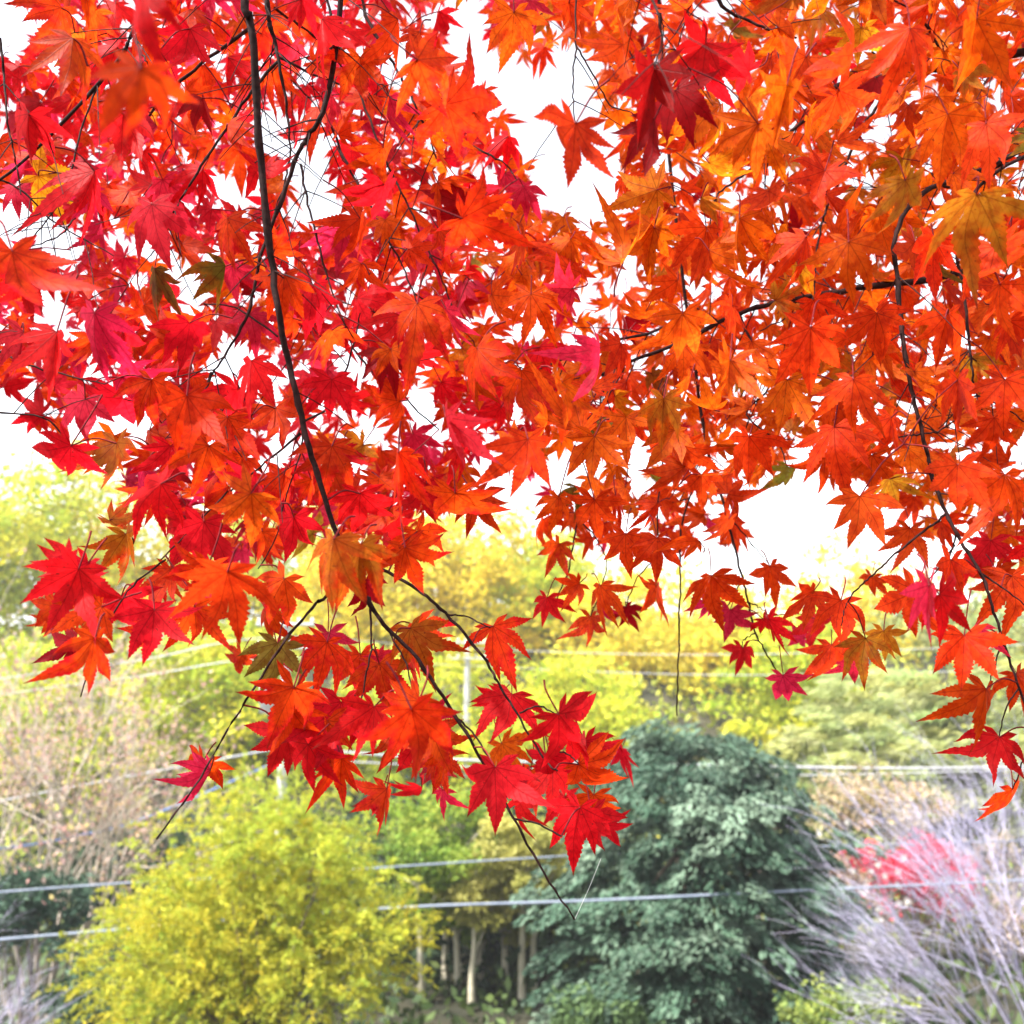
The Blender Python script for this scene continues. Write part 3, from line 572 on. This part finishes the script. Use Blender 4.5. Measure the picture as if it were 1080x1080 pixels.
# ------------------------------------------------------------------ maple: leaf blade
COLS = {'R': (.68, .010, .016), 'P': (.66, .022, .060), 'A': (.72, .060, .006), 'O': (.75, .125, .005), 'Y': (.74, .26, .012), 'D': (.34, .006, .010), 'G': (.20, .17, .018), 'B': (.46, .17, .012)}
TIP = {'R': 'R', 'P': 'P', 'A': 'R', 'O': 'A', 'Y': 'O', 'D': 'D', 'G': 'B', 'B': 'A'}
def blade(detail, prm):
    """flat seven lobed blade, centre lobe along +x with length 1; then bent. Returns verts, faces, uv"""
    angs = np.array([0, 37, -37, 75, -75, 117, -117], float) + prm['ja']
    lens = np.array([1, .92, .92, .74, .74, .42, .42]) * prm['jl']
    V, Fc, UV = [], [], []; n = 0
    nt = 8 if detail == 2 else 3 if detail == 1 else 0
    for k in range(7):
        a = math.radians(angs[k]); L = lens[k]
        if nt:
            s = [0, .16, .31]
            e = np.linspace(.38, .93, nt + 1)
            for i in range(nt): s += [e[i] + .006, e[i] + (e[i + 1] - e[i]) * .72]
            s += [.95, 1.0]; s = np.array(s)
            saw = np.ones(len(s)); saw[4:4 + 2 * nt - 1:2] = prm['tooth']; saw[5:4 + 2 * nt - 1:2] = 2.0 - prm['tooth'] * 1.02
        else:
            s = np.array([0, .2, .36, .52, .72, .9, 1.0]); saw = np.ones(len(s))
        t = np.clip((s - .46) / .54, 0, 1)
        w = np.where(s < .46, .8 + .2 * s / .46, (1 - t) ** 1.32 * (1 + .72 * t)) * prm['w'] * (L if L > .6 else L * 1.05)
        nb = sorted(angs); i = nb.index(angs[k]); r = s * L
        gaps = [(nb[i] - nb[i - 1]) / 2 if i > 0 else 20, (nb[i + 1] - nb[i]) / 2 if i < 6 else 20]
        lim = [r * math.tan(math.radians(g)) for g in gaps]
        wr = np.minimum(w * saw, lim[0]); wlft = np.minimum(w * saw, lim[1]); wr[-1] = wlft[-1] = .002; wr[0] = wlft[0] = .0
        ramp = np.clip((r - .42) / .3, 0, 1) ** 1.5; bend = prm['curl'][k] * ramp * s ** 2 * L * .16
        loc = []
        for c, ww in ((-1, wr), (-.5, wr), (0, wr), (.5, wlft), (1, wlft)) if detail == 2 else ((-1, wr), (0, wr), (1, wlft)):
            loc.append(np.stack([r, c * ww + bend, np.abs(c) * ww, s, c * ww + .5], -1))
        g = np.stack(loc, 1); m = g.shape[1]
        x = g[..., 0] * math.cos(a) - g[..., 1] * math.sin(a); y = g[..., 0] * math.sin(a) + g[..., 1] * math.cos(a)
        rr = np.sqrt(x * x + y * y)
        z = -prm['droop'] * rr ** 2 * .5 + prm['fold'] * g[..., 2] * np.clip(g[..., 0] * 2.2, 0, 1) + prm['el'][k] * np.clip(rr - .42, 0, 1) ** 1.2 * 1.2 + .02 * np.sin(9 * x + prm['ph']) * np.sin(8 * y + prm['ph'] * 2) * rr
        V.append(np.stack([x, y, z], -1).reshape(-1, 3)); UV.append(np.stack([g[..., 3], g[..., 4]], -1).reshape(-1, 2))
        ii = (np.arange(len(s) - 1)[:, None] * m + np.arange(m - 1)[None]).ravel()
        Fc.append(np.stack([ii, ii + m, ii + m + 1, ii + 1], -1) + n); n += len(s) * m
    v = np.concatenate(V)
    ph = prm['close']; y = v[:, 1].copy()                       # the blade closes like a half shut umbrella
    v[:, 1] = y * math.cos(ph); v[:, 2] -= np.abs(y) * math.sin(ph)
    return v, np.concatenate(Fc), np.concatenate(UV)
def rand_prm(r, flatness=1.0):
    return dict(ja=r.normal(0, 5.5, 7) * np.array([.5, 1, 1, 1, 1, 1, 1]), jl=1 + r.normal(0, .10, 7), w=r.uniform(.145, .200), tooth=r.uniform(1.06, 1.14), curl=r.normal(0, .9, 7), droop=r.uniform(.1, .95) * flatness, fold=r.uniform(.0, .35),
                el=r.normal(-.12, .36, 7) * flatness, ph=r.uniform(0, 6), close=np.clip(abs(r.normal(.28, .38)), 0, 1.15))
def leaf_into(mb, base, xdir, normal, L, ck, detail, prm, petiole_to=None, cj=None):
    X = unit(xdir); N = unit(normal - X * np.dot(normal, X)); Y = np.cross(N, X)
    v, f, uv = blade(detail, prm)
    P = base + L * (v[:, :1] * X + v[:, 1:2] * Y + v[:, 2:3] * N)
    j = np.clip(1 + rng.normal(0, .12), .7, 1.3) if cj is None else cj
    hue = np.array([1, np.exp(rng.normal(0, .17)), np.exp(rng.normal(0, .2))])
    ck0 = 'A' if ck == 'R' and rng.random() < .16 else 'B' if ck == 'O' and rng.random() < .10 else ck
    mb.add(P, f, col=np.clip(np.array(COLS[ck0]) * j * hue, .003, .85), tip=np.clip(np.array(COLS[TIP[ck] if (base[0] < .05 or ck in 'GBY') and rng.random() < .75 else ck]) * j * hue, .003, .85), uv=uv, mi=0)
    e = base - X * L * .42 + np.array([0, .25, .12]) * L + rng.normal(0, .14, 3) * L if petiole_to is None else petiole_to
    m = (base + e) / 2 - X * .12 * L
    tube(mb, smooth_path([base + X * .01 * L, m, e], 4 if detail else 3), np.linspace(.0007, .0009, 9 if detail else 7), 4 if detail else 3, 1)
def img_vec(ang): a = math.radians(ang); return math.cos(a) * RIGHT - math.sin(a) * UP

# hand placed leaves: pixel of the leaf base, direction of the centre lobe (90 = down), length px, palette key, closing (None = random)
H = """197,417,88,80,A; 123,467,95,62,O; 75,470,128,66,R; 45,437,170,48,R; 170,510,142,78,R; 133,563,82,66,B,.8; 265,520,132,84,O; 215,550,95,68,R; 83,600,112,82,R,.25; 70,592,200,42,R; 240,603,102,86,A; 163,643,93,74,R,.25
100,673,97,76,R,.25; 80,675,142,54,D; 352,568,102,88,B,.55; 293,678,92,62,G; 310,545,100,62,R; 300,610,120,66,A; 255,580,80,34,P; 345,677,100,60,A; 310,725,112,80,A,.25; 325,785,95,72,R,.25; 395,745,110,76,R,.25; 434,748,76,84,A; 418,765,95,62,R; 455,770,70,58,R; 408,832,100,56,R
540,732,100,58,R,.25; 589,753,48,78,R,.25; 529,784,60,50,O,.25; 522,809,88,78,R,.25; 582,809,82,55,R; 610,806,32,68,A,.25; 612,851,103,72,R,.25; 624,856,78,66,R; 634,868,60,48,R; 575,795,85,62,R,.4; 560,812,110,50,A; 300,770,105,62,R,.4; 345,760,85,66,R,.4; 360,800,95,56,R; 470,790,100,60,A,.4; 445,830,92,52,R; 60,640,150,48,R; 128,628,80,60,R,.3; 205,640,85,64,A,.4; 255,690,110,40,A; 400,700,80,60,A; 655,790,60,36,R; 596,840,90,48,R,.3; 222,812,112,66,P,1.15; 812,597,75,48,A; 783,683,97,40,R; 826,712,80,46,P; 810,653,66,52,R; 750,607,97,56,A; 770,643,95,44,P; 920,608,92,32,A
887,633,112,60,A; 863,653,108,46,R; 913,673,96,58,B; 877,680,95,48,A; 967,623,110,70,A; 980,617,95,86,P,1.2; 1003,590,95,68,A; 960,557,95,54,A; 1017,670,92,72,A; 1067,607,80,64,A; 1045,570,100,52,R; 1013,593,80,46,R; 1040,726,96,68,A; 1054,777,97,60,R; 1068,832,100,60,R; 1072,710,62,50,A
907,523,92,70,A; 833,493,90,38,G; 420,477,92,80,A; 470,440,80,78,P,1.1; 557,463,90,74,A; 480,520,95,66,A; 500,523,60,62,A; 410,370,110,54,D; 503,367,90,72,A; 633,367,88,74,P,.8; 700,420,90,68,O; 593,403,80,72,O; 623,443,75,40,G; 570,427,70,28,G; 627,460,95,64,O; 573,547,112,38,A; 590,573,120,44,R
577,630,100,44,R; 623,650,92,46,R; 693,617,85,48,A; 633,617,80,48,A; 660,640,70,34,D; 660,563,90,54,A; 693,567,90,54,A; 627,527,90,52,A; 433,662,60,66,B; 427,577,70,70,A; 520,660,68,64,A; 385,612,90,58,D; 607,130,98,86,A; 542,13,92,62,O; 600,3,78,54,A; 657,47,72,78,A
690,72,102,88,D; 712,95,70,72,D; 440,63,32,76,A; 470,110,36,78,A; 533,183,88,48,P; 487,230,22,84,A; 493,217,160,60,D; 600,283,272,58,A; 657,277,305,70,O; 693,200,160,70,Y; 65,8,112,66,A; 77,40,95,72,A; 13,265,82,96,A; 160,215,90,66,P; 160,195,260,50,R; 40,185,28,58,Y; 163,283,86,58,G,1.0; 238,280,93,68,G,1.25; 213,103,70,52,D; 690,125,85,72,D
720,330,95,70,O; 760,110,90,72,O; 790,75,200,60,R; 745,45,140,70,R; 735,60,60,70,R; 850,60,120,76,A; 900,55,95,78,A; 960,30,100,80,A; 1030,20,100,80,O; 830,90,100,78,O; 800,130,120,74,O; 885,95,60,64,A; 1000,120,100,76,O; 1040,130,85,70,A; 955,190,92,74,O; 1030,205,110,80,O; 870,180,110,70,A; 780,230,100,70,O; 895,255,92,78,O; 965,255,95,62,A
745,240,95,60,A; 690,240,100,66,O; 850,250,120,66,A; 1050,260,95,74,A; 855,345,93,82,A; 925,330,92,66,A; 1010,400,92,70,A; 770,380,95,72,O; 900,400,95,70,A; 830,400,95,70,O; 1060,400,95,70,A; 940,440,92,60,A; 790,460,95,60,A; 720,470,92,56,A; 740,500,92,52,A; 880,450,92,64,A; 1010,490,92,66,A; 1060,500,95,66,A; 870,480,90,56,A; 920,480,95,60,A
330,300,95,60,R; 265,380,95,66,R; 100,330,95,80,P; 130,350,110,70,R; 60,350,95,76,R; 25,350,95,70,P; 160,400,92,66,A; 200,340,95,60,R; 240,440,95,66,A; 290,430,95,62,R; 350,470,95,66,A; 380,520,92,64,R; 350,400,95,62,R; 130,420,130,64,R; 90,420,110,64,P; 220,470,110,66,R; 180,470,95,60,R; 300,500,95,62,R; 440,560,70,60,A; 450,510,92,60,R; 550,390,92,60,A; 660,440,92,60,O; 560,310,95,62,A; 440,320,95,66,A
130,120,95,70,R; 200,30,100,64,R; 240,60,95,60,R; 100,180,110,70,R; 300,290,95,64,A; 380,230,95,60,A; 240,230,95,66,A; 30,120,95,72,R; 380,60,90,60,A; 340,20,95,66,R; 420,20,80,60,A; 1055,300,95,70,A; 985,250,92,70,A; 1000,330,100,66,A; 180,600,110,58,R; 285,640,110,60,A; 380,690,92,60,A; 360,740,100,70,R; 330,750,95,60,R; 440,780,80,62,R; 460,800,70,56,A; 545,840,100,50,R"""
heroes = [tuple(x.strip().split(',')) for x in H.replace('\n', ';').split(';') if x.strip()]

# all twig points, in pixels and in space, for attaching leaves
TW = []
for key, (lab, tws) in BR.items():
    for (pts, r0, r1, d0, d1) in tws:
        p = np.array(pts, float); sl = np.concatenate([[0], np.cumsum(np.linalg.norm(np.diff(p, axis=0), axis=1))]); u = sl / sl[-1]
        p3 = np.concatenate([p, (d0 + (d1 - d0) * u)[:, None]], 1); p3 = smooth_path(p3, 6)
        p3[1:-1] += rng.normal(0, 1, (len(p3) - 2, 3)) * np.array([.55, .55, .003])
        TW.append((key, p3, r0, r1))
# side shoots: opposite pairs along every twig
side = []
for key, p3, r0, r1 in TW:
    L = np.linalg.norm(np.diff(p3[:, :2], axis=0), axis=1).sum()
    for k in range(int(L / 46)):
        i = rng.integers(2, len(p3) - 1); q = p3[i]; tv = p3[i] - p3[i - 1]; a0 = math.atan2(tv[1], tv[0])
        for sgn in (-1, 1):
            if rng.random() < .35: continue
            a = a0 + sgn * rng.uniform(.6, 1.1); ln = rng.uniform(35, 85); n = 5
            st = np.array([math.cos(a), math.sin(a)]); tt = np.linspace(0, 1, n)[:, None]
            pp = q[:2] + st * ln * tt + np.array([0, 12.0]) * tt ** 2 + rng.normal(0, .8, (n, 2)) * tt
            if not inside(FILL, pp[-1, 0], pp[-1, 1] + 25) or inside(GAPS[0], pp[-1, 0], pp[-1, 1]): continue
            side.append((key, np.concatenate([pp, q[2] + rng.normal(0, .10) * tt], 1), min(1.3, r1 * 1.3), .7))
TWA = TW + side
PT = np.concatenate([p for _, p, _, _ in TWA]); PK = np.concatenate([[k] * len(p) for k, p, _, _ in TWA])
PW = at(PT[:, 0], PT[:, 1], PT[:, 2])

leaves = []     # dict(px, py, ang, L, d, col, hero)
for h in heroes:
    x, y, a, L, c = float(h[0]), float(h[1]), float(h[2]), float(h[3]), h[4].strip()
    L *= .90; d = float(np.clip(.053 / (L / F) * rng.uniform(.92, 1.08), .70, 1.5))
    leaves.append(dict(px=x, py=y, ang=a, L=L, d=d, col=c, hero=True, close=float(h[5]) if len(h) > 5 else None))
leaves.append(dict(px=148, py=72, ang=96, L=88, d=.46, col='A', hero=True, close=.3, face=True))
leaves.append(dict(px=150, py=-10, ang=100, L=80, d=.5, col='R', hero=True))
def palette(x, y, back):
    f = float(np.clip((x + (y - 250) * -.05 - 440) / 190, 0, 1))
    low = float(np.clip((y - 520) / 90, 0, 1))
    left = {'R': .32, 'P': .23, 'A': .35, 'O': .07, 'D': .02, 'Y': .01}; right = {'A': .36, 'O': .58, 'R': .015, 'Y': .025, 'D': .01, 'G': .01}; lowp = {'R': .40, 'A': .45, 'P': .10, 'O': .05}
    pr = {}
    for k in COLS: pr[k] = (left.get(k, 0) * (1 - f) + right.get(k, 0) * f) * (1 - low) + lowp.get(k, 0) * low
    ks = list(pr); w = np.array([pr[k] for k in ks]); return ks[rng.choice(len(ks), p=w / w.sum())]
GX, GY = np.meshgrid(np.arange(-420, 1500, 4), np.arange(-320, 820, 4)); GM = np.zeros(GX.shape, bool)
for g in GAPS: GM |= inside(g, GX, GY)
FM = inside(FILL, GX, GY)
RING = [(0, 0)] + [(r_ * math.cos(t), r_ * math.sin(t)) for r_ in (.5, 1) for t in np.linspace(0, 6.28, 10)[:-1]]
def lookup(m, x, y): return bool(m[int(np.clip((y + 320) // 4, 0, m.shape[0] - 1)), int(np.clip((x + 420) // 4, 0, m.shape[1] - 1))])
def in_gap(x, y, pad): return any(lookup(GM, x + pad * u, y + pad * v) for u, v in RING)
# the mass behind the hand placed ones: three depths, poisson-like
def fill_layer(n, dlo, dhi, size, mind):
    placed = []; tries = 0
    while len(placed) < n and tries < n * 60:
        tries += 1
        x = rng.uniform(-310, 1390); y = rng.uniform(-240, 620)
        d = rng.uniform(dlo, dhi); Lp = size * rng.uniform(.8, 1.15) / d * F
        ang = rng.normal(92, 34) if rng.random() < .85 else rng.uniform(0, 360)
        c = math.radians(ang); cx, cy_ = x + math.cos(c) * Lp * .42, y + math.sin(c) * Lp * .42
        if not lookup(FM, cx, cy_ + Lp * .25): continue
        if in_gap(cx, cy_, Lp * .30): continue
        if any((x - q[0]) ** 2 + (y - q[1]) ** 2 < mind ** 2 for q in placed): continue
        placed.append((x, y))
        leaves.append(dict(px=x, py=y, ang=ang, L=Lp, d=d, col=palette(cx, cy_, d > 1.3), hero=False))
fill_layer(430, .98, 1.22, .045, 35)
fill_layer(1400, 1.25, 1.65, .049, 19)
fill_layer(2900, 1.7, 2.5, .051, 11)
fill_layer(1000, 2.6, 3.4, .056, 18)
# more small leaves along the hanging ends, beside the hand placed ones
LOW = [q for q in leaves if q['hero'] and (q['py'] > 560 or (q['py'] > 430 and q['px'] < 320))]
for q in LOW:
    if rng.random() < .55:
        L_ = q['L'] * rng.uniform(.6, .9); leaves.append(dict(px=q['px'] + rng.normal(0, 14), py=q['py'] + rng.normal(-2, 12), ang=q['ang'] + rng.normal(0, 35), L=L_, d=min(1.6, q['d'] + rng.uniform(.03, .12)), col=q['col'] if rng.random() < .5 else 'RAP'[rng.integers(0, 3)], hero=True))
# which branch carries each leaf: the nearest twig in the picture, in space for its stalk
by = {k: [] for k in BR}
for lf in leaves:
    dd_ = np.hypot(PT[:, 0] - lf['px'], PT[:, 1] - lf['py']); i = int(dd_.argmin()); lf['key'] = PK[i]
    b = at(lf['px'], lf['py'], lf['d']); lf['base'] = b
    d3 = np.linalg.norm(PW - b, axis=1); j = int(d3.argmin()); lf['att'] = PW[j] if d3[j] < .075 else None
    by[lf['key']].append(lf)
def draw_leaf(mb, lf, detail):
    tilt = rng.normal(0, .32); roll = rng.normal(0, .42)
    if not lf['hero']: tilt = rng.normal(0, .5); roll = rng.normal(0, .65)
    if lf.get('face'): tilt, roll = .1, -.15
    view = unit(lf['base'] - CAM)
    X = img_vec(lf['ang']) + view * tilt; Nrm = -view + rng.normal(0, .05, 3); X = unit(X)
    side_ = np.cross(Nrm, X); Nrm = unit(Nrm * math.cos(roll) + unit(side_) * math.sin(roll))
    if rng.random() < .35 and not lf.get('face'): Nrm = -Nrm; 
    up_ = lf['base'] - X * .02
    L = lf['L'] * lf['d'] / F / max(.8, math.cos(tilt)) * .95
    prm = rand_prm(rng, 1.0 if lf['hero'] else 1.2)
    if lf.get('close') is not None: prm['close'] = lf['close']
    leaf_into(mb, lf['base'], X, Nrm, L, lf['col'], detail, prm, lf['att'])
LM = [M['maple_leaf'], M['petiole']]
for key, (lab, tws) in BR.items():
    first = [t for t in TW if t[0] == key][0][1]; origin = at(*first[0]); o = empty('maple_branch', origin); tag(o, lab, 'maple branch', 'maple branches hanging into the picture from above')
    for n_, (k2, p3, r0, r1) in enumerate([t for t in TW if t[0] == key]):
        mb = MB(); w = at(p3[:, 0], p3[:, 1], p3[:, 2]); rad = np.linspace(r0, r1, len(p3)) * p3[:, 2] / F * .78
        rad = rad * (1 + .22 * (rng.random(len(p3)) > .86)); tube(mb, w, rad, 8)
        mb.build('stem' if n_ == 0 else 'twig', M['maple_bark'], o)
    mb = MB()
    for k2, p3, r0, r1 in side:
        if k2 == key: tube(mb, at(p3[:, 0], p3[:, 1], p3[:, 2]), np.linspace(r0, r1, len(p3)) * p3[:, 2] / F * .6, 5)
    if mb.n: mb.build('twiglets', M['maple_bark'], o)['kind'] = 'stuff'
    lv = by[key]; vis = lambda q: -30 < q['px'] < 1110 and -60 < q['py'] < 1100
    lv.sort(key=lambda q: -((1000 if q['hero'] else 0) + (500 - q['d'] * 100 if vis(q) else -500) + q['L']))
    for lf in lv[:100]:
        mb = MB(); draw_leaf(mb, lf, 2); q = mb.build('leaf', LM, o, origin=lf['base'])
        if lf['col'] in 'GB': q['label'] = 'olive green leaf' if lf['col'] == 'G' else 'brownish orange leaf with olive base'
        if lf['col'] == 'D': q['label'] = 'dark crimson leaf'
    if lv[100:]:
        mb = MB()
        for lf in lv[100:]: draw_leaf(mb, lf, 1 if lf['d'] < 1.45 else 0)
        mb.build('foliage', LM, o)['kind'] = 'stuff'
# a spider's thread at the lowest tip
mb = MB(); tube(mb, at([606, 612, 622, 634], [970, 957, 935, 905], [.92, .92, .91, .90]), .00022, 4)
tag(mb.build('spider_thread', M['silk'], origin=at(606, 970, .92)), 'fine white spider thread from the bare branch tip up to the lowest red leaves', 'spider thread')
